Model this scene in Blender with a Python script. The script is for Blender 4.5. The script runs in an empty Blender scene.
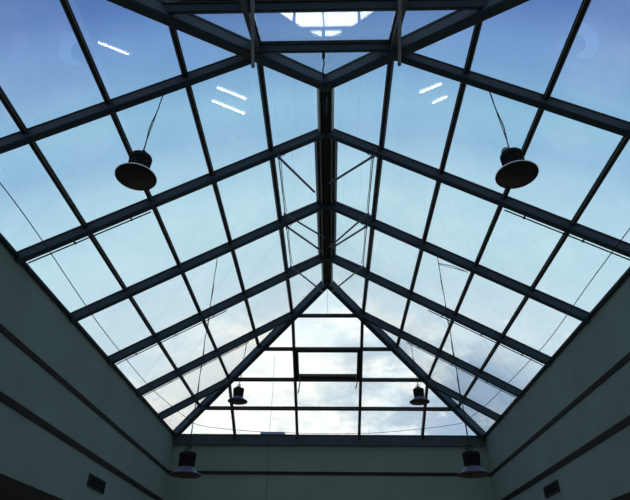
import bpy, bmesh, math, random
from mathutils import Vector, Matrix

random.seed(7)
C = bpy.context.scene.collection
S = 4.2            # metres per half width of the atrium
ZC = 5.25          # eye height of the photographer above the lowest floor
def W(p): return Vector((p[0] * S, p[1] * S, p[2] * S + ZC))

# ---- roof geometry (in half widths, eye at the origin)
ZE, M_, YF, RY0, RY1 = .9408, .5756, 3.4946, 1.1858, 2.5214
ZR = ZE + M_
YN = RY0 - 1.0
HF = YF - RY1
RAFT = [.560, .988, 1.4110, 1.840, 2.267, 2.701, 3.121]
PUR = [.2, .405, .605, .805]
COLS = [-.605, -.2, .2, .605]
def yfar(ax): return RY1 + HF * ax
def ynear(ax): return RY0 - ax
def zs(x): return ZR - M_ * abs(x)
def zf(y): return ZR - M_ * (y - RY1) / HF
def zn(y): return ZR - M_ * (RY0 - y)
NL = Vector((-M_, 0, 1)).normalized(); NR = Vector((M_, 0, 1)).normalized()
NF = Vector((0, M_ / HF, 1)).normalized(); NN = Vector((0, -M_, 1)).normalized()

# ---------------------------------------------------------------- materials
def lin(c):
    f = lambda v: v / 12.92 if v <= .04045 else ((v + .055) / 1.055) ** 2.4
    return (f(c[0] / 255), f(c[1] / 255), f(c[2] / 255), 1)

def paint(name, col, rough=.5, var=.12, scale=3.0, metal=0.0, spec=.3, bump=0.0):
    m = bpy.data.materials.new(name); m.use_nodes = True
    nt = m.node_tree; b = nt.nodes['Principled BSDF']
    tc = nt.nodes.new('ShaderNodeTexCoord'); n = nt.nodes.new('ShaderNodeTexNoise')
    n.inputs['Scale'].default_value = scale; n.inputs['Detail'].default_value = 5
    nt.links.new(tc.outputs['Object'], n.inputs['Vector'])
    r = nt.nodes.new('ShaderNodeValToRGB')
    r.color_ramp.elements[0].position = .3; r.color_ramp.elements[1].position = .7
    r.color_ramp.elements[0].color = tuple(c * (1 - var) for c in col[:3]) + (1,)
    r.color_ramp.elements[1].color = tuple(c * (1 + var) for c in col[:3]) + (1,)
    nt.links.new(n.outputs['Fac'], r.inputs['Fac']); nt.links.new(r.outputs['Color'], b.inputs['Base Color'])
    b.inputs['Roughness'].default_value = rough; b.inputs['Metallic'].default_value = metal
    b.inputs['Specular IOR Level'].default_value = spec
    if bump:
        n2 = nt.nodes.new('ShaderNodeTexNoise'); n2.inputs['Scale'].default_value = 60
        nt.links.new(tc.outputs['Object'], n2.inputs['Vector'])
        bp = nt.nodes.new('ShaderNodeBump'); bp.inputs['Strength'].default_value = bump; bp.inputs['Distance'].default_value = .01
        nt.links.new(n2.outputs['Fac'], bp.inputs['Height']); nt.links.new(bp.outputs['Normal'], b.inputs['Normal'])
    return m

def emission(name, col, st):
    m = bpy.data.materials.new(name); m.use_nodes = True
    nt = m.node_tree; nt.nodes.clear()
    e = nt.nodes.new('ShaderNodeEmission'); e.inputs['Color'].default_value = col; e.inputs['Strength'].default_value = st
    o = nt.nodes.new('ShaderNodeOutputMaterial'); nt.links.new(e.outputs[0], o.inputs[0])
    return m

def glass_mat():
    m = bpy.data.materials.new('weathered_glass'); m.use_nodes = True
    nt = m.node_tree; nt.nodes.clear(); N = nt.nodes.new; K = nt.links.new
    g = N('ShaderNodeNewGeometry')
    d = N('ShaderNodeVectorMath'); d.operation = 'DOT_PRODUCT'
    K(g.outputs['Incoming'], d.inputs[0]); K(g.outputs['Normal'], d.inputs[1])
    a = N('ShaderNodeMath'); a.operation = 'ABSOLUTE'; K(d.outputs['Value'], a.inputs[0])
    i = N('ShaderNodeMath'); i.operation = 'SUBTRACT'; i.inputs[0].default_value = 1; K(a.outputs[0], i.inputs[1])
    pw = N('ShaderNodeMath'); pw.operation = 'POWER'; K(i.outputs[0], pw.inputs[0]); pw.inputs[1].default_value = 4
    f = N('ShaderNodeMath'); f.operation = 'MULTIPLY_ADD'; K(pw.outputs[0], f.inputs[0]); f.inputs[1].default_value = .92; f.inputs[2].default_value = .12
    # dusty streaks that run down the slope
    tc = N('ShaderNodeTexCoord'); n = N('ShaderNodeTexNoise'); n.inputs['Scale'].default_value = .9; n.inputs['Detail'].default_value = 6
    n.inputs['Roughness'].default_value = .62
    K(tc.outputs['Object'], n.inputs['Vector'])
    r = N('ShaderNodeValToRGB'); r.color_ramp.elements[0].position = .32; r.color_ramp.elements[1].position = .68
    r.color_ramp.elements[0].color = (.89, .92, .93, 1); r.color_ramp.elements[1].color = (.965, .97, .965, 1)
    K(n.outputs['Fac'], r.inputs['Fac'])
    t = N('ShaderNodeBsdfTransparent'); K(r.outputs['Color'], t.inputs['Color'])
    gl = N('ShaderNodeBsdfGlossy'); gl.inputs['Roughness'].default_value = 0.0; gl.inputs['Color'].default_value = (.95, .98, 1, 1)
    mx = N('ShaderNodeMixShader'); K(f.outputs[0], mx.inputs[0]); K(t.outputs[0], mx.inputs[1]); K(gl.outputs[0], mx.inputs[2])
    o = N('ShaderNodeOutputMaterial'); K(mx.outputs[0], o.inputs[0])
    return m

FASCIA = paint('grey_blue_fascia', (.06, .085, .09), .6, .1, 2)
STEEL = paint('slate_painted_steel', (.031, .058, .073), .6, .10, 2.0, spec=.25)
GASKET = paint('black_rubber_gasket', (.030, .029, .026), .8, .15, 4)
BAR = paint('dark_bronze_bar', (.034, .033, .030), .6, .12, 4)
GREYROD = paint('grey_metal_rod', (.085, .115, .135), .5, .1, 5)
BEAD = paint('pale_aluminium_bead', (.42, .45, .44), .5, .05, 6)
STRIP = paint('grey_ridge_flashing', (.50, .54, .47), .6, .1, 6)
GLASS = glass_mat()
WALL = paint('grey_green_plaster', (.24, .31, .262), .9, .07, 1.2, spec=.05, bump=.15)
BROWN = paint('dark_brown_panel', (.030, .023, .019), .8, .2, 2, spec=.1)
STRIPE = paint('dark_brown_strip', (.028, .022, .019), .7, .15, 3, spec=.1)
GRILLE = paint('black_grille_metal', (.028, .032, .034), .7, .15, 5)
HOUSING = paint('black_lamp_housing', (.015, .015, .015), .75, .2, 6, spec=.1)
SHADE = paint('brushed_aluminium_shade', (.062, .074, .115), .5, .06, 8, metal=0.0)
PALE = paint('pale_enamel_shade', (.90, .91, .92), .5, .04, 8)
LENS = paint('dark_lamp_inside', (.08, .072, .06), .8, .1, 5, spec=.1)
BOXM = paint('blue_grey_connector', (.22, .30, .38), .5, .1, 6)
WIRE = paint('black_cable', (.015, .015, .02), .7, .1, 6)
FLOOR = paint('pale_stone_floor', (.42, .40, .36), .5, .2, 1.5)
CEIL = paint('dark_lower_ceiling', (.08, .08, .08), .9, .1, 2)
ROOFM = paint('grey_flat_roof', (.12, .125, .13), .9, .15, 1)
UNIT = paint('blue_grey_sheet_metal', (.22, .29, .35), .5, .1, 2)
TUBE = emission('cool_white_tube', (1, .98, .95, 1), 11)
WHITE = paint('white_batten', (.5, .5, .5), .5, .05, 3)

# ---------------------------------------------------------------- helpers
def build(name, bm, mat, parent=None, smooth=False):
    bmesh.ops.recalc_face_normals(bm, faces=bm.faces[:])
    me = bpy.data.meshes.new(name); bm.to_mesh(me); bm.free()
    for m in (mat if isinstance(mat, (list, tuple)) else [mat]): me.materials.append(m)
    if smooth:
        for p in me.polygons: p.use_smooth = True
    o = bpy.data.objects.new(name, me); C.objects.link(o)
    if parent:
        o.parent = parent
        if parent.get('_wx') is not None: pass
        # parts are modelled in world space; keep them there
        o.matrix_parent_inverse = parent_world(parent).inverted()
    return o

def parent_world(o):
    m = o.matrix_basis.copy()
    if o.parent: m = parent_world(o.parent) @ o.matrix_parent_inverse @ m
    return m

def thing(name, loc, label, cat, group=None):
    o = bpy.data.objects.new(name, None); C.objects.link(o); o.location = loc
    o.empty_display_size = .2
    return tag(o, label, cat, group)

def tag(o, label, cat, group=None):
    o['label'] = label; o['category'] = cat
    if group: o['group'] = group
    return o

def struct(name, bm, mat, label=None):
    o = build(name, bm, mat); o['kind'] = 'structure'
    if label: o['label'] = label
    return o

def box(bm, lo, hi, mi=0):
    """axis aligned box in atrium units"""
    a, b = W(lo), W(hi); vs = []
    for z in (a.z, b.z):
        for x, y in ((a.x, a.y), (b.x, a.y), (b.x, b.y), (a.x, b.y)): vs.append(bm.verts.new((x, y, z)))
    for f in ((0, 1, 2, 3), (7, 6, 5, 4), (0, 4, 5, 1), (1, 5, 6, 2), (2, 6, 7, 3), (3, 7, 4, 0)):
        bm.faces.new([vs[i] for i in f]).material_index = mi

def beam(bm, a, b, up, prof, mi=0, ext=0.0):
    """sweep a closed profile [(side, up)...] from a to b; all in atrium units"""
    a, b, up = Vector(a), Vector(b), Vector(up).normalized()
    d = (b - a).normalized(); a = a - d * ext; b = b + d * ext
    side = d.cross(up).normalized(); up = side.cross(d).normalized()
    A = [bm.verts.new(W(a + side * s + up * u)) for s, u in prof]
    B = [bm.verts.new(W(b + side * s + up * u)) for s, u in prof]
    n = len(prof)
    for i in range(n):
        bm.faces.new((A[i], A[(i + 1) % n], B[(i + 1) % n], B[i])).material_index = mi
    bm.faces.new(A[::-1]).material_index = mi; bm.faces.new(B).material_index = mi

def rect(w, lo, hi): return [(-w / 2, lo), (w / 2, lo), (w / 2, hi), (-w / 2, hi)]
def crect(w, lo, hi, c=.0025):
    return [(-w / 2 + c, lo), (w / 2 - c, lo), (w / 2, lo + c), (w / 2, hi), (-w / 2, hi), (-w / 2, lo + c)]

def tube(bm, pts, r, n=8, mi=0):
    """round tube through points (atrium units), radius in atrium units"""
    P = [W(p) for p in pts]; R = r * S; rings = []
    ref = Vector((0, 0, 1))
    for i, p in enumerate(P):
        d = (P[min(i + 1, len(P) - 1)] - P[max(i - 1, 0)]).normalized()
        rr = ref if abs(d.dot(ref)) < .95 else Vector((1, 0, 0))
        s = d.cross(rr).normalized(); u = s.cross(d)
        rings.append([bm.verts.new(p + (s * math.cos(t) + u * math.sin(t)) * R) for t in [2 * math.pi * k / n for k in range(n)]])
    for a, b in zip(rings, rings[1:]):
        for k in range(n): bm.faces.new((a[k], a[(k + 1) % n], b[(k + 1) % n], b[k])).material_index = mi
    bm.faces.new(rings[0][::-1]).material_index = mi; bm.faces.new(rings[-1]).material_index = mi

def lathe(bm, c, prof, n=40, mi=0):
    """revolve (radius, height) pairs, atrium units, about the vertical through c"""
    c = Vector(c); rings = []
    for r, h in prof:
        rings.append([bm.verts.new(W(c + Vector((r * math.cos(t), r * math.sin(t), h)))) for t in [2 * math.pi * k / n for k in range(n)]])
    for a, b in zip(rings, rings[1:]):
        for k in range(n): bm.faces.new((a[k], a[(k + 1) % n], b[(k + 1) % n], b[k])).material_index = mi
    return rings

def lathe_solid(bm, c, prof, n=40, mi=0):
    r = lathe(bm, c, prof, n, mi)
    bm.faces.new(r[0][::-1]).material_index = mi; bm.faces.new(r[-1]).material_index = mi

# ---------------------------------------------------------------- the skylight
sky = thing('skylight', W((0, 0, ZE)) , 'large hipped glass skylight with dark slate steel beams spanning the whole atrium overhead', 'skylight')
sky.location = W((0, (YN + YF) / 2, ZE))
GP = .0098          # glass plane above the beam axis
RP = crect(.022, -.0245, .0062)
def cap(bm, a, b, up, w=.028, mi=1):
    beam(bm, a, b, up, rect(w * .88, .0062, .0092), mi)       # rubber seat below the glass
    beam(bm, a, b, up, rect(w * .55, .0155, .0175), mi)   # outer cover strip
    beam(bm, a, b, up, rect(.007, .0092, .0155), mi)

def off(p, n, d): return Vector(p) + n * d

# rafters on the two long slopes
for sx, n in ((-1, NL), (1, NR)):
    for k, y in enumerate(RAFT):
        if y < RY0: t = RY0 - y
        elif y > RY1: t = (y - RY1) / HF
        else: t = .012
        a = (sx * t, y, zs(t)); b = (sx * 1.006, y, zs(1.006))
        bm = bmesh.new(); beam(bm, a, b, n, RP); cap(bm, a, b, n)
        o = build('rafter', bm, [STEEL, GASKET], sky)
        # thin conduit clipped under the far edge of the rafters
        if k in (2, 4, 5):
            x0 = {2: .62, 4: .5, 5: .45}[k]; gy = .0215 if k == 2 else .0265
            bm = bmesh.new()
            q = lambda x, dz=0: off((sx * x, y + gy, zs(x)), n, -.0215 - dz)
            tube(bm, [q(x0), q((x0 + .985) / 2), q(.985), q(.99, .03)], .0024)
            j = x0 + .06
            while j < .95:
                tube(bm, [off((sx * j, y + .008, zs(j)), n, -.0215), off((sx * j, y + gy + .004, zs(j)), n, -.0215)], .003)
                j += .17
            build('conduit', bm, WIRE, sky)

# glazing bars that run the length of the long slopes
PB = [(-.0062, -.003), (.0062, -.003), (.0085, .0), (.0085, .0062), (-.0085, .0062), (-.0085, .0)]
for sx, n in ((-1, NL), (1, NR)):
    for x in PUR:
        a = (sx * x, ynear(x), zs(x)); b = (sx * x, yfar(x), zs(x))
        bm = bmesh.new(); beam(bm, a, b, n, PB)
        beam(bm, a, b, n, rect(.0178, .0063, .0092), 1); beam(bm, a, b, n, rect(.006, .0092, .0155), 1); beam(bm, a, b, n, rect(.014, .0155, .0175), 1)
        beam(bm, a, b, n, [(sx * -.0042, -.0040), (sx * -.0024, -.0040), (sx * -.0024, -.0028), (sx * -.0042, -.0028)], 2)   # thin pale bead
        build('glazing_bar', bm, [BAR, GASKET, BEAD], sky)

# ridge
bm = bmesh.new(); a, b = (0, RY0, ZR), (0, RY1, ZR)
beam(bm, a, b, (0, 0, 1), crect(.020, -.026, .012), 0)
for sx, n in ((-1, NL), (1, NR)):
    beam(bm, (sx * .016, RY0, ZR - .010), (sx * .016, RY1, ZR - .010), n, rect(.012, -.006, .012), 1)
    beam(bm, (sx * .0235, RY0, zs(.0235)), (sx * .0235, RY1, zs(.0235)), n, rect(.007, -.006, .009), 2)
beam(bm, a, b, (0, 0, 1), rect(.04, .008, .018), 1)
build('ridge_beam', bm, [BAR, GASKET, STRIP], sky)
# cable clip and loop hanging under the near end of the ridge
bm = bmesh.new()
tube(bm, [(0.004, RY0 + .045 + .012 * math.cos(t), ZR - .036 - .012 + .012 * math.sin(t)) for t in [k * math.pi / 8 for k in range(17)]], .0018)
tube(bm, [(0.002, RY0 + .09 + .02 * math.cos(t), ZR - .035 - .012 + .014 * math.sin(t)) for t in [k * math.pi / 8 for k in range(12)]], .0015)
build('cable_loop', bm, GREYROD, sky)

# hips
HP = [(-.011, -.036), (.011, -.036), (.0165, -.030), (.0165, .004), (-.0165, .004), (-.0165, -.030)]
for sx in (-1, 1):
    for a, b in (((0, RY0, ZR), (sx * 1.0, YN, ZE)), ((0, RY1, ZR), (sx * 1.0, YF, ZE))):
        bm = bmesh.new(); beam(bm, a, b, (0, 0, 1), HP, ext=.006)
        beam(bm, a, b, (0, 0, 1), rect(.036, .0045, .0085), 1)
        beam(bm, a, b, (0, 0, 1), rect(.028, .0155, .019), 1)
        beam(bm, a, b, (0, 0, 1), rect(.010, .0085, .0155), 1)
        build('hip_beam', bm, [STEEL, GASKET], sky)

# bars of the far hip end: t runs from the apex (0) down to the eave (1)
def Fh(x, t): return Vector((x, RY1 + HF * t, ZR - M_ * t - .006))
def Nh(x, t): return Vector((x, RY0 - t, ZR - M_ * t))
LEV = PUR
NLEV = [.226, .426, .62, .81]
for fn, n, lev, dep in ((Fh, NF, LEV, -.002), (Nh, NN, NLEV, -.010)):
    for t in lev:
        bm = bmesh.new(); a, b = fn(-t, t), fn(t, t)
        beam(bm, a, b, n, crect(.014, dep - .006, .0062), 0); cap(bm, a, b, n, .022)
        build('cross_bar', bm, [BAR if fn is Fh else STEEL, GASKET], sky)
    for x in COLS:
        bm = bmesh.new(); a, b = fn(x, abs(x)), fn(x, 1.02)
        beam(bm, a, b, n, crect(.014, dep - .010, .0062), 0); cap(bm, a, b, n, .021)
        build('mullion', bm, [BAR, GASKET], sky)

# panes
def clip(poly, fn):
    out = []
    for i in range(len(poly)):
        p, q = poly[i], poly[(i + 1) % len(poly)]; fp, fq = fn(p), fn(q)
        if fp >= 0: out.append(p)
        if (fp > 0 > fq) or (fp < 0 < fq):
            t = fp / (fp - fq); out.append((p[0] + (q[0] - p[0]) * t, p[1] + (q[1] - p[1]) * t))
    return out
def area(p): return abs(sum(p[i][0] * p[(i + 1) % len(p)][1] - p[(i + 1) % len(p)][0] * p[i][1] for i in range(len(p)))) / 2
def pane_mesh(pts, n, lift=GP, th=.005):
    bm = bmesh.new()
    c = sum(pts, Vector()) / len(pts)
    pts = [p + (c - p).normalized() * .004 for p in pts]
    A = [bm.verts.new(W(p + n * lift)) for p in pts]; B = [bm.verts.new(W(p + n * (lift + th))) for p in pts]
    k = len(pts)
    for i in range(k): bm.faces.new((A[i], A[(i + 1) % k], B[(i + 1) % k], B[i]))
    bm.faces.new(A[::-1]); bm.faces.new(B)
    return bm

def vent(name_label, quad, n, open_, inset, fw, arms, parent, lo=-.014):
    """an opening light: quad in atrium units (hinge edge first two), the other edge lifted by open_"""
    q = [Vector(p) for p in quad]
    q[2] = q[2] + n * open_; q[3] = q[3] + n * open_
    nn = (q[1] - q[0]).cross(q[3] - q[0]).normalized()
    if nn.z < 0: nn = -nn
    c = sum(q, Vector()) / 4
    inn = [p + (c - p).normalized() * inset for p in q]
    bm = bmesh.new()
    for i in range(4): beam(bm, inn[i], inn[(i + 1) % 4], nn, crect(fw, GP + lo, GP + .009, .0015), ext=.006)
    fr = build('vent_sash', bm, BAR, parent); fr['label'] = name_label
    build('pane', pane_mesh(inn, nn, GP), GLASS, fr)
    for pts, r in arms:
        bm = bmesh.new(); tube(bm, pts, r, 8)
        e = Vector(pts[0]); d = (Vector(pts[-1]) - e).normalized()
        tube(bm, [e - d * .003, e + d * .009], r * 1.25, 8)
        build('opener_arm', bm, GREYROD, fr)
    return fr

YS = [YN] + RAFT + [YF + .03]
XS = [0] + PUR + [1.010]
vent_cells = {(3, 0), (4, 0)}
for sx, n in ((-1, NL), (1, NR)):
    for i in range(len(YS) - 1):
        for j in range(5):
            poly = [(XS[j], YS[i]), (XS[j + 1], YS[i]), (XS[j + 1], YS[i + 1]), (XS[j], YS[i + 1])]
            poly = clip(poly, lambda p: yfar(p[0]) - p[1]); 
            if len(poly) > 2: poly = clip(poly, lambda p: p[1] - ynear(p[0]))
            if len(poly) < 3 or area(poly) < 1e-4: continue
            pts = [Vector((sx * p[0], p[1], zs(p[0]))) for p in poly]
            if (i, j) in vent_cells: continue
            build('pane', pane_mesh(pts, n), GLASS, sky)
    # the opening lights along the ridge, with their arms
    for i, lab in ((3, 'opening light next to the near end of the ridge'), (4, 'opening light next to the far end of the ridge')):
        y0, y1 = RAFT[i - 1], RAFT[i]
        h = lambda y: (sx * .030, y, zs(.030))
        f = lambda y: (sx * .197, y, zs(.197))
        D = .06
        dn = lambda x, y, d=D: (sx * x, y, zs(x) - d)
        if i == 3: arms = [([dn(.172, 1.389), dn(.049 if sx < 0 else .012, 1.668 if sx < 0 else 1.641)], .0045), ([dn(.172, 1.723), dn(.012, 2.02 if sx < 0 else 2.10)], .004)]
        else: arms = [([dn(.168, 1.816), dn(.024, 2.125 if sx < 0 else 2.096)], .0045), ([dn(.172, 2.127), dn(.024, 2.519)], .004)]
        fr = vent(('left ' if sx < 0 else 'right ') + lab, [h(y0), h(y1), f(y1), f(y0)], n, .006, .006, .010, arms, sky)
        bm = bmesh.new(); ya, yb = (1.395, 1.725) if i == 3 else (1.82, 2.125)
        tube(bm, [dn(.172, ya, .055), dn(.172, yb, .055)], .0019, 6)
        tube(bm, [dn(.166, ya, .05), dn(.168, (ya + yb) / 2, .056), dn(.166, yb, .05)], .0013, 6)
        build('opener_shaft', bm, WIRE, fr)
        bm = bmesh.new()
        e = Vector(dn(.172, ya)); tube(bm, [e, e + Vector((-sx * .012, .004, .012)), e + Vector((-sx * .022, .0, .018)), e + Vector((-sx * .03, -.004, .03))], .0012, 6)
        tube(bm, [e + Vector((0, 0, -.004)), e + Vector((0, 0, .04))], .0035, 6)
        build('arm_bracket', bm, GASKET, fr)

def hip_panes(fn, n, lev, vent_row):
    T = [0] + lev + [1.028]; X = [-1.03] + COLS + [1.03]
    for r in range(5):
        for c in range(5):
            poly = [(X[c], T[r]), (X[c + 1], T[r]), (X[c + 1], T[r + 1]), (X[c], T[r + 1])]
            poly = clip(poly, lambda p: p[1] - p[0]); 
            if len(poly) > 2: poly = clip(poly, lambda p: p[1] + p[0])
            if len(poly) < 3 or area(poly) < 1e-4: continue
            if r == vent_row and c == 2: continue
            build('pane', pane_mesh([fn(*p) for p in poly], n), GLASS, sky)
hip_panes(Fh, NF, LEV, 2)
hip_panes(Nh, NN, NLEV, 1)
# far vent, pushed out at its lower edge
fa = lambda x, t, d: tuple(off(Fh(x, t), NF, -d))
vent('opening light in the far sloping end', [Fh(-.194, .41), Fh(.194, .41), Fh(.194, .598), Fh(-.194, .598)], NF, .015, .012, .016,
     [([tuple(Vector(fa(x, .588, -.02)) + d) for d in (Vector((0, 0, 0)), Vector((0, -.012, -.02)), Vector((.004, -.016, -.05)), Vector((-.006, -.012, -h)))], .0034) for x, h in ((-.172, .115), (.172, .085))], sky)
# near vent overhead
na = lambda x, t, d: tuple(off(Nh(x, t), NN, -d))
vent('opening light in the near sloping end overhead', [Nh(-.194, .420), Nh(.194, .420), Nh(.194, .186), Nh(-.194, .186)], NN, -.0030, .004, .006,
     [([na(-.216, .215, .05), na(-.150, .62, .05)], .0048), ([na(.222, .215, .05), na(.162, .62, .05)], .0048)], sky, lo=-.003)
bm = bmesh.new()
p0 = Vector(na(-.004, .225, .012))
tube(bm, [p0, p0 + Vector((0, .004, -.02)), p0 + Vector((.002, .012, -.045)), p0 + Vector((-.002, .02, -.06)), p0 + Vector((0, .05, -.085))], .002, 6)
tube(bm, [p0 + Vector((0, .002, 0)), p0 + Vector((0, .006, -.026))], .0045, 8)
build('pull_chain', bm, WIRE, sky)

# ---------------------------------------------------------------- the setting
ZB = .338; ZFL = -1.25; YB = -2.0; CZ = .62
bm = bmesh.new(); box(bm, (-1.06, YB, ZB), (-1.0, YF, ZE - .004)); struct('wall_left', bm, WALL)
bm = bmesh.new(); box(bm, (1.0, YB, ZB), (1.06, YF, ZE - .004)); struct('wall_right', bm, WALL)
bm = bmesh.new(); box(bm, (-1.06, YF, ZB), (1.06, YF + .06, ZE - .004)); struct('wall_far', bm, WALL)
bm = bmesh.new(); box(bm, (-1.0, YN - .06, CZ), (1.0, YN, ZE - .004)); struct('wall_near', bm, WALL)
bm = bmesh.new(); box(bm, (-1.06, YB - .06, ZFL), (1.06, YB, 1.45)); struct('wall_back', bm, WALL)
bm = bmesh.new(); box(bm, (-1.06, YB, ZFL), (-1.0, YF, ZB)); struct('wall_left_base', bm, BROWN)
bm = bmesh.new(); box(bm, (1.0, YB, ZFL), (1.06, YF, ZB)); struct('wall_right_base', bm, BROWN)
bm = bmesh.new(); box(bm, (-1.06, YF, ZFL), (1.06, YF + .06, ZB)); struct('wall_far_base', bm, BROWN)
bm = bmesh.new(); box(bm, (-1.06, YB - .06, ZFL - .05), (1.06, YF + .06, ZFL)); struct('floor', bm, FLOOR)
bm = bmesh.new(); box(bm, (-1.0, YB, CZ), (1.0, YN - .06, CZ + .05)); struct('ceiling', bm, CEIL)
# flat roof outside, around the skylight
bm = bmesh.new(); ZO = ZE - .075
box(bm, (-4, YB, ZO - .05), (-1.06, 9, ZO)); box(bm, (1.06, YB, ZO - .05), (4, 9, ZO)); box(bm, (-1.06, YF + .06, ZO - .05), (1.06, 9, ZO))
box(bm, (-1.0, YB, ZO - .05), (1.0, YN - .06, ZO))
struct('flat_roof', bm, ROOFM)

# strips on the walls
k = 0
for z0, z1 in ((.697, .716), (.522, .545)):
    zz = (z0, z1)
    for lo, hi in (((-1.0, YB, z0), (-.996, YF, z1)), ((.996, YB, z0), (1.0, YF, z1)), ((-.996, YF - .004, z0), (.996, YF, z1))):
        k += 1; bm = bmesh.new(); box(bm, lo, hi); struct('trim_%d' % k, bm, STRIPE)
# eave channel
for lo, hi, dark in (((-1.0, YN, .926), (-.992, YF, .943), 1), ((.992, YN, .926), (1.0, YF, .943), 1), ((-.990, YF - .016, .872), (.990, YF, .934), 0), ((-.990, YN, .872), (.990, YN + .016, .934), 0)):
    k += 1; bm = bmesh.new(); box(bm, lo, hi, dark)
    a, b = Vector(lo), Vector(hi)
    if dark:
        s = -1 if a.x < 0 else 1
        tube(bm, [(s * .990, YN + .03, .934), (s * .990, YF - .03, .934)], .0022, 8, 0)
        box(bm, (min(s * 1.0, s * 1.05), YN, ZE - .004), (max(s * 1.0, s * 1.05), YF, .946), 1)
    else:
        far = a.y > 1
        y0 = YF - .004 if far else YN + .002
        box(bm, (-1.0, y0 - .014 if far else y0, .931), (1.0, y0 + .05 if far else y0 + .014, .938), 1)
        if far:
            for x in COLS: box(bm, (x - .008, YF - .02, .905), (x + .008, YF - .016, .94), 1)
    struct('trim_%d' % k, bm, [FASCIA, GASKET])

# ---------------------------------------------------------------- ventilation grilles
def grille(s, y0, y1, z0, z1, label):
    xw = s * 1.0
    t = thing('ventilation_grille', W((xw, (y0 + y1) / 2, z0)), label, 'vent', 'wall ventilation grilles')
    def b(bm, ya, yb, za, zb, d): box(bm, (min(xw, xw - s * d), ya, za), (max(xw, xw - s * d), yb, zb))
    bm = bmesh.new(); f = .006
    b(bm, y0, y1, z0, z0 + f, .006); b(bm, y0, y1, z1 - f, z1, .006); b(bm, y0, y0 + f, z0 + f, z1 - f, .006); b(bm, y1 - f, y1, z0 + f, z1 - f, .006)
    build('grille_frame', bm, GRILLE, t)
    bm = bmesh.new(); b(bm, y0 + f, y1 - f, z0 + f, z1 - f, .001); build('duct_opening', bm, HOUSING, t)
    n = 6
    for i in range(n):
        bm = bmesh.new(); z = z0 + f + (z1 - z0 - 2 * f) * (i + .5) / n
        beam(bm, (xw - s * .003, y0 + f, z), (xw - s * .003, y1 - f, z), (s * .6, 0, .8), rect(.0045, -.0007, .0007)); build('slat', bm, GRILLE, t)
grille(-1, 2.342, 2.530, .419, .468, 'small dark ventilation grille low on the left wall')
grille(1, 2.487, 2.665, .439, .485, 'small dark ventilation grille low on the right wall')

# ---------------------------------------------------------------- pendant lamps
R = .0512
def lamp(att, loc, label, jbox=False, swing=0.0, shade=None):
    t = thing('pendant_lamp', W(loc), label, 'lamp', 'high bay pendant lamps hanging from the rafters')
    c = Vector(loc)
    bm = bmesh.new()
    outer = [(R, 0), (R * 1.01, .03 * R), (R * .99, .07 * R), (R * .93, .10 * R), (R * .82, .16 * R), (R * .70, .25 * R), (R * .60, .35 * R), (R * .53, .43 * R), (R * .50, .48 * R)]
    inner = [(r - .03 * R, h - .02 * R) for r, h in outer[1:]][::-1]
    lathe(bm, c, outer)
    lathe(bm, c, [outer[-1]] + inner + [(R * .96, 0), (R, 0)], mi=1)
    build('lamp_shade', bm, [shade or SHADE, LENS], t, True)
    bm = bmesh.new()
    lathe_solid(bm, c, [(R * .955, .012 * R), (R * .955, .035 * R), (R * .5, .05 * R), (R * .1, .055 * R)])
    build('lens', bm, LENS, t, True)
    bm = bmesh.new()
    lathe_solid(bm, c, [(.44 * R, .44 * R), (.47 * R, .48 * R), (.48 * R, .75 * R), (.50 * R, 1.06 * R), (.555 * R, 1.09 * R), (.56 * R, 1.28 * R), (.53 * R, 1.35 * R), (.40 * R, 1.40 * R), (.2 * R, 1.43 * R)])
    for q in range(12):     # cooling ribs
        a = q * math.pi / 6; v = Vector((math.cos(a), math.sin(a), 0))
        beam(bm, c + v * (.49 * R) + Vector((0, 0, .55 * R)), c + v * (.515 * R) + Vector((0, 0, 1.07 * R)), v, rect(.05 * R, -.02 * R, .03 * R))
    build('driver_housing', bm, HOUSING, t)
    top = c + Vector((0, 0, 1.43 * R))
    if jbox:
        bm = bmesh.new(); e = .22 * R
        box(bm, top + Vector((-e - .2 * R, -e, -.02 * R)), top + Vector((e - .2 * R, e, .34 * R)))
        bmesh.ops.bevel(bm, geom=bm.edges[:], offset=.02, segments=2, affect='EDGES')
        o = build('junction_box', bm, BOXM, t); o['label'] = 'blue grey box'
    bm = bmesh.new()
    box(bm, top + Vector((-.13 * R, -.05 * R, -.02 * R)), top + Vector((.13 * R, .05 * R, .24 * R)), 1)
    tube(bm, [top + Vector((.16 * R * math.cos(a), 0, .24 * R + .16 * R * math.sin(a))) for a in [k * math.pi / 6 for k in range(13)]], .035 * R, 6)
    lathe_solid(bm, top, [(.22 * R, -.04 * R), (.22 * R, .03 * R), (.1 * R, .07 * R)], 14)
    tube(bm, [top + Vector((-.25 * R, .05 * R, -.06 * R)), top + Vector((-.27 * R, .05 * R, .16 * R)), top + Vector((-.1 * R, .05 * R, .22 * R))], .05 * R, 6)
    build('hook', bm, [HOUSING, GREYROD], t)
    a = Vector(att); bm = bmesh.new(); b0 = top + Vector((0, 0, .40 * R))
    tube(bm, [a, b0], .0011, 6)
    build('suspension_wire', bm, WIRE, t)
    bm = bmesh.new(); L = (a - b0).length; pts = []
    nseg = max(8, int(L / .03))
    for k in range(nseg + 1):
        u = k / nseg; p = a.lerp(top, u)
        w = math.sin(u * math.pi) ** .5 if 0 < u < 1 else 0
        pts.append(p + Vector((w * (.0022 * math.sin(u * L * 45 + swing) + swing * .0018), w * .002 * math.cos(u * L * 25), 0)))
    tube(bm, pts, .0015, 6)
    build('power_cord', bm, WIRE, t)
    return t
yk = [RAFT[1], RAFT[3], RAFT[5]]
ra = lambda sx, y, x: tuple(off((sx * x, y, zs(x)), NL if sx < 0 else NR, -.0275))
lamp(ra(-1, yk[0], .475), (-.476, yk[0], .898), 'black pendant lamp nearest the camera on the left, hung high on a short cord', swing=-1.2, shade=PALE)
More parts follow.
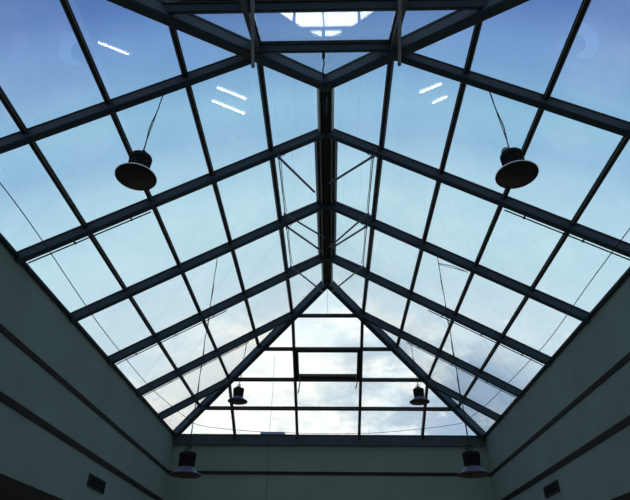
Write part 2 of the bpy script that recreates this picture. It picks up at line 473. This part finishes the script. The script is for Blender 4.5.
lamp(ra(1, yk[0], .475), (.475, yk[0], .896), 'black pendant lamp nearest the camera on the right, with blue grey box on top', jbox=True, swing=1.5, shade=PALE)
lamp(ra(-1, yk[1], .472), (-.464, yk[1], .363), 'pendant lamp hung low before the far left wall corner, dark blue flared shade', swing=.8)
lamp(ra(1, yk[1], .473), (.477, yk[1], .371), 'pendant lamp hung low before the far right wall corner, dark blue flared shade', swing=-.8)
lamp(ra(-1, yk[2], .462), (-.467, yk[2], .893), 'black pendant lamp silhouetted against the far sloping glass, left of the far opening light', swing=.5)
lamp(ra(1, yk[2], .470), (.473, yk[2], .894), 'black pendant lamp silhouetted against the far sloping glass, right of the far opening light', swing=-.5)

# ---------------------------------------------------------------- wires
def catmull(P, n=8):
    P = [Vector(p) for p in P]; out = []
    for i in range(len(P) - 1):
        a, b, c, d = P[max(i - 1, 0)], P[i], P[i + 1], P[min(i + 2, len(P) - 1)]
        for k in range(n):
            t = k / n
            out.append(.5 * (2 * b + (c - a) * t + (2 * a - 5 * b + 4 * c - d) * t * t + (3 * b - a - 3 * c + d) * t ** 3))
    return out + [P[-1]]
bm = bmesh.new()
tube(bm, catmull([(-.99, .6, .95), (-.90, .80, .955), (-.881, 1.061, .949), (-.885, 1.305, .947), (-.90, 1.673, .938), (-.909, 1.985, .933), (-.908, 2.54, .934), (-.885, 2.921, .946), (-.86, 3.2, .962),
      (-.805, 3.378, .963), (-.497, 3.42, .942), (-.12, 3.435, .934), (.265, 3.43, .936), (.608, 3.391, .956), (.78, 3.36, .972), (.837, 3.30, .974), (.876, 2.885, .952), (.905, 2.252, .936), (.91, 1.98, .932), (.90, 1.594, .938), (.895, 1.272, .941), (.90, .9, .95), (.99, .6, .95)]), .0015, 6)
tag(build('perimeter_wire', bm, WIRE), 'thin dark wire strung around the eaves below the glass', 'wire')
# wires hanging by the far wall
def drop(a, z1, label, dx=0):
    a = Vector(a); bm = bmesh.new()
    tube(bm, [a.lerp(Vector((a.x + dx, a.y, z1)), u) + Vector((.002 * math.sin(u * 9), 0, 0)) for u in [k / 10 for k in range(11)]], .0009, 6)
    return tag(build('hanging_wire', bm, WIRE), label, 'wire', 'thin hanging wires')
drop(off(Fh(-.315, .43), NF, -.016), .30, 'thin wire hanging straight down beside the far vent, left of the centre')
drop(off(Fh(.0, .012), Vector((0, 0, 1)), -.03), 1.315, 'short thin wire hanging from the far end of the ridge')

# feed cable by the right low lamp
bm = bmesh.new()
q = ra(1, yk[1], .473)
tube(bm, catmull([(q[0], q[1] + .004, q[2] - .03), (.52, 1.858, 1.185), (.575, 1.862, 1.160)], 6), .0014, 6)
tube(bm, catmull([(q[0], q[1] + .004, q[2] - .034), (.52, 1.860, 1.178), (.58, 1.862, 1.158)], 6), .0012, 6)
tag(build('feed_cable', bm, WIRE), 'short double cable looping from right rafter to the low right lamp cord', 'cable')

# ---------------------------------------------------------------- tube lights below the frame, seen only as reflections in the glass
def tubelight(s, y, z0, z1, label):
    t = thing('unseen_wall_light', W((s, y, z0)), label, 'lamp', 'wall tube lights on the lower walls')
    bm = bmesh.new(); box(bm, (min(s, s * .982), y - .012, z0 - .01), (max(s, s * .982), y + .012, z1 + .01)); build('batten', bm, WHITE, t)
    bm = bmesh.new(); tube(bm, [(s * .972, y, z0), (s * .972, y, z1)], .0045, 10); build('tube', bm, TUBE, t)
    bm = bmesh.new()
    for z in (z0 - .006, z1 + .006): box(bm, (min(s * .982, s * .964), y - .008, z - .005), (max(s * .982, s * .964), y + .008, z + .005))
    build('end_cap', bm, WHITE, t)
tubelight(1, 2.478, .05, .305, 'vertical wall tube light on the right wall base, nearer one')
tubelight(1, 2.631, -.03, .265, 'vertical wall tube light on the right wall base, farther one')
tubelight(1, 2.50, -1.13, -.81, 'vertical wall tube light low near the floor on the right')
tubelight(-1, 2.48, .02, .21, 'vertical wall tube light on the left wall base, nearer one')
tubelight(-1, 2.632, -.06, .067, 'vertical wall tube light on the left wall base, farther one')

# unseen lamps added to lift beams and walls by bounce off the floor
def added_fill_spot(s, y):
    t = thing('unseen_wall_light', W((s, y, .2)), 'added unseen fill lamp on the %s lower wall' % ('left' if s < 0 else 'right'), 'lamp', 'added fill lamps, %s wall' % ('left' if s < 0 else 'right'))
    c = Vector((s * .96, y, .2)); bm = bmesh.new()
    lathe(bm, c, [(.018, -.03), (.018, .03), (.003, .034), (.003, .03), (.015, .026), (.015, -.03), (.018, -.03)], 20)
    box(bm, (min(s, s * .976), y - .008, .19), (max(s, s * .976), y + .008, .206))
    build('fill_spot_body', bm, HOUSING, t)
    ld = bpy.data.lights.new('added_fill_spot', 'SPOT'); ld.energy = FILL_W; ld.spot_size = math.radians(110); ld.spot_blend = .6; ld.shadow_soft_size = .04; ld.color = (1, .93, .82)
    lo = bpy.data.objects.new('added_fill_spot', ld); C.objects.link(lo); lo.location = W(c - Vector((0, 0, .02)))
    lo.rotation_euler = (0, math.radians(-14 * s) * -1, 0) if False else (0, math.radians(14) * s, 0)
FILL_W = 130
for y in (.3, 1.2, 2.1, 3.0):
    added_fill_spot(-1, y); added_fill_spot(1, y)

# ---------------------------------------------------------------- box on the flat roof outside
t = thing('rooftop_unit', W((-.46, 4.52, ZO)), 'pale blue grey metal box on the flat roof beyond the far glass', 'rooftop unit')
bm = bmesh.new(); box(bm, (-.55, 4.45, ZO), (-.37, 4.7, 1.198)); build('casing', bm, UNIT, t)
bm = bmesh.new(); box(bm, (-.56, 4.43, 1.198), (-.36, 4.72, 1.215)); build('lid', bm, UNIT, t)

# ---------------------------------------------------------------- sky
w = bpy.data.worlds.new('evening_sky'); bpy.context.scene.world = w; w.use_nodes = True
nt = w.node_tree; nt.nodes.clear(); N = nt.nodes.new; K = nt.links.new
tc = N('ShaderNodeTexCoord'); sp = N('ShaderNodeSeparateXYZ'); K(tc.outputs['Generated'], sp.inputs[0])
def math_(op, a, b=None, c=None, clampit=False):
    n = N('ShaderNodeMath'); n.operation = op; n.use_clamp = clampit
    for i, v in enumerate((a, b, c)):
        if v is None: continue
        if isinstance(v, (int, float)): n.inputs[i].default_value = v
        else: K(v, n.inputs[i])
    return n.outputs[0]
def smooth(v, a, b):
    n = N('ShaderNodeMapRange'); n.interpolation_type = 'SMOOTHSTEP'; K(v, n.inputs['Value'])
    n.inputs['From Min'].default_value = a; n.inputs['From Max'].default_value = b
    return n.outputs['Result']
X, Y, Z = sp.outputs[0], sp.outputs[1], sp.outputs[2]
ramp = N('ShaderNodeValToRGB'); K(math_('MULTIPLY_ADD', Z, -.25, Y), ramp.inputs['Fac']); cr = ramp.color_ramp
stops = [(.0, (165, 182, 208)), (.14, (140, 165, 208)), (.24, (80, 112, 168)), (.285, (86, 120, 177)), (.33, (107, 143, 192)), (.375, (115, 153, 197)), (.45, (140, 182, 209)), (.50, (140, 179, 209)), (.55, (166, 200, 220)), (.60, (178, 210, 223)), (.73, (196, 218, 229)), (.82, (222, 236, 244))]
cr.elements[0].position, cr.elements[0].color = stops[0][0], lin(stops[0][1])
cr.elements[1].position, cr.elements[1].color = stops[-1][0], lin(stops[-1][1])
for p_, c_ in stops[1:-1]:
    e = cr.elements.new(p_); e.color = lin(c_)
def mix(fac, a, b, mode='MIX'):
    n = N('ShaderNodeMix'); n.data_type = 'RGBA'; n.blend_type = mode
    for i, v in ((0, fac), (6, a), (7, b)):
        if isinstance(v, (int, float)): n.inputs[i].default_value = v
        elif isinstance(v, tuple): n.inputs[i].default_value = v
        else: K(v, n.inputs[i])
    return n.outputs[2]
mp = N('ShaderNodeMapping'); mp.inputs['Scale'].default_value = (1, 1, 2.2); K(tc.outputs['Generated'], mp.inputs['Vector'])
def noise(scale, detail, rough, loc=(0, 0, 0)):
    m2 = N('ShaderNodeMapping'); m2.inputs['Location'].default_value = loc; K(mp.outputs[0], m2.inputs['Vector'])
    n = N('ShaderNodeTexNoise'); n.inputs['Scale'].default_value = scale; n.inputs['Detail'].default_value = detail; n.inputs['Roughness'].default_value = rough
    K(m2.outputs[0], n.inputs['Vector']); return n.outputs['Fac']
base = ramp.outputs['Color']
n1 = noise(7, 8, .62); n2 = noise(11, 7, .6, (3.1, 1.7, .4)); n3 = noise(3, 4, .5, (1.3, 5, 2)); n4 = noise(4.2, 8, .64, (.7, 2.2, 4.4))
right = smooth(X, -.15, .30)
# pale, nearly white sky towards the horizon, warm on the left
low = smooth(Y, .86, .925)
warm = mix(right, (.90, .90, .85, 1), (.74, .84, .89, 1))
c1 = mix(math_('MULTIPLY', low, .80), base, warm)
# cream cumulus heaps
heap = math_('MULTIPLY', smooth(n1, .47, .60), smooth(Y, .84, .92))
c1 = mix(math_('MULTIPLY', heap, .9), c1, (1.02, 1.00, .94, 1))
# grey undersides, blue grey and thick to the right
dens = math_('MULTIPLY_ADD', right, .20, n4)
gm = math_('MULTIPLY', smooth(dens, .56, .72), smooth(math_('MULTIPLY_ADD', right, .04, Y), .89, .945))
c2 = mix(math_('MULTIPLY', gm, .85), c1, mix(right, (.58, .66, .69, 1), (.25, .37, .53, 1)))
# a few white puffs higher up on the right
pf = math_('MULTIPLY', smooth(n2, .60, .72), math_('MULTIPLY', smooth(Y, .72, .86), smooth(X, .0, .15)))
c3 = mix(math_('MULTIPLY', pf, .6), c2, (1.0, 1.0, .97, 1))
# thin high veil
c4 = mix(math_('MULTIPLY', smooth(n3, .45, .75), .10), c3, (.55, .62, .70, 1))
# brighter glow low over the horizon where the sun has gone down
gl = math_('MULTIPLY', math_('SUBTRACT', 1.0, smooth(Z, .06, .20)), smooth(Y, .8, .95))
c4 = mix(gl, c4, (3.2, 3.1, 2.75, 1))
bg = N('ShaderNodeBackground'); K(c4, bg.inputs['Color']); bg.inputs['Strength'].default_value = 1.58
out = N('ShaderNodeOutputWorld'); K(bg.outputs[0], out.inputs[0])

# ---------------------------------------------------------------- camera
th, roll, yaw, cx, Fp = .5988, .0147, -.0324, .0107, 529.33
cy, sy = math.cos(yaw), math.sin(yaw)
U = Vector((cy, -sy, 0)); f = Vector((sy * math.cos(th), cy * math.cos(th), math.sin(th))); V = U.cross(f)
c_, s_ = math.cos(roll), math.sin(roll)
Rt = U * c_ + V * s_; Up = V * c_ - U * s_
cam = bpy.data.objects.new('camera', bpy.data.cameras.new('camera')); C.objects.link(cam)
mt = Matrix((Rt, Up, -f)).transposed().to_4x4(); mt.translation = W((cx, 0, 0)); cam.matrix_world = mt
cam.data.sensor_width = 36; cam.data.lens = 36 * Fp / 630; cam.data.clip_end = 500; cam.data.clip_start = .05
bpy.context.scene.camera = cam
vs = bpy.context.scene.view_settings; vs.view_transform = 'Standard'; vs.look = 'None'; vs.exposure = 0; vs.gamma = 1
bpy.context.scene.cycles.max_bounces = 10
bpy.context.scene.cycles.transparent_max_bounces = 16
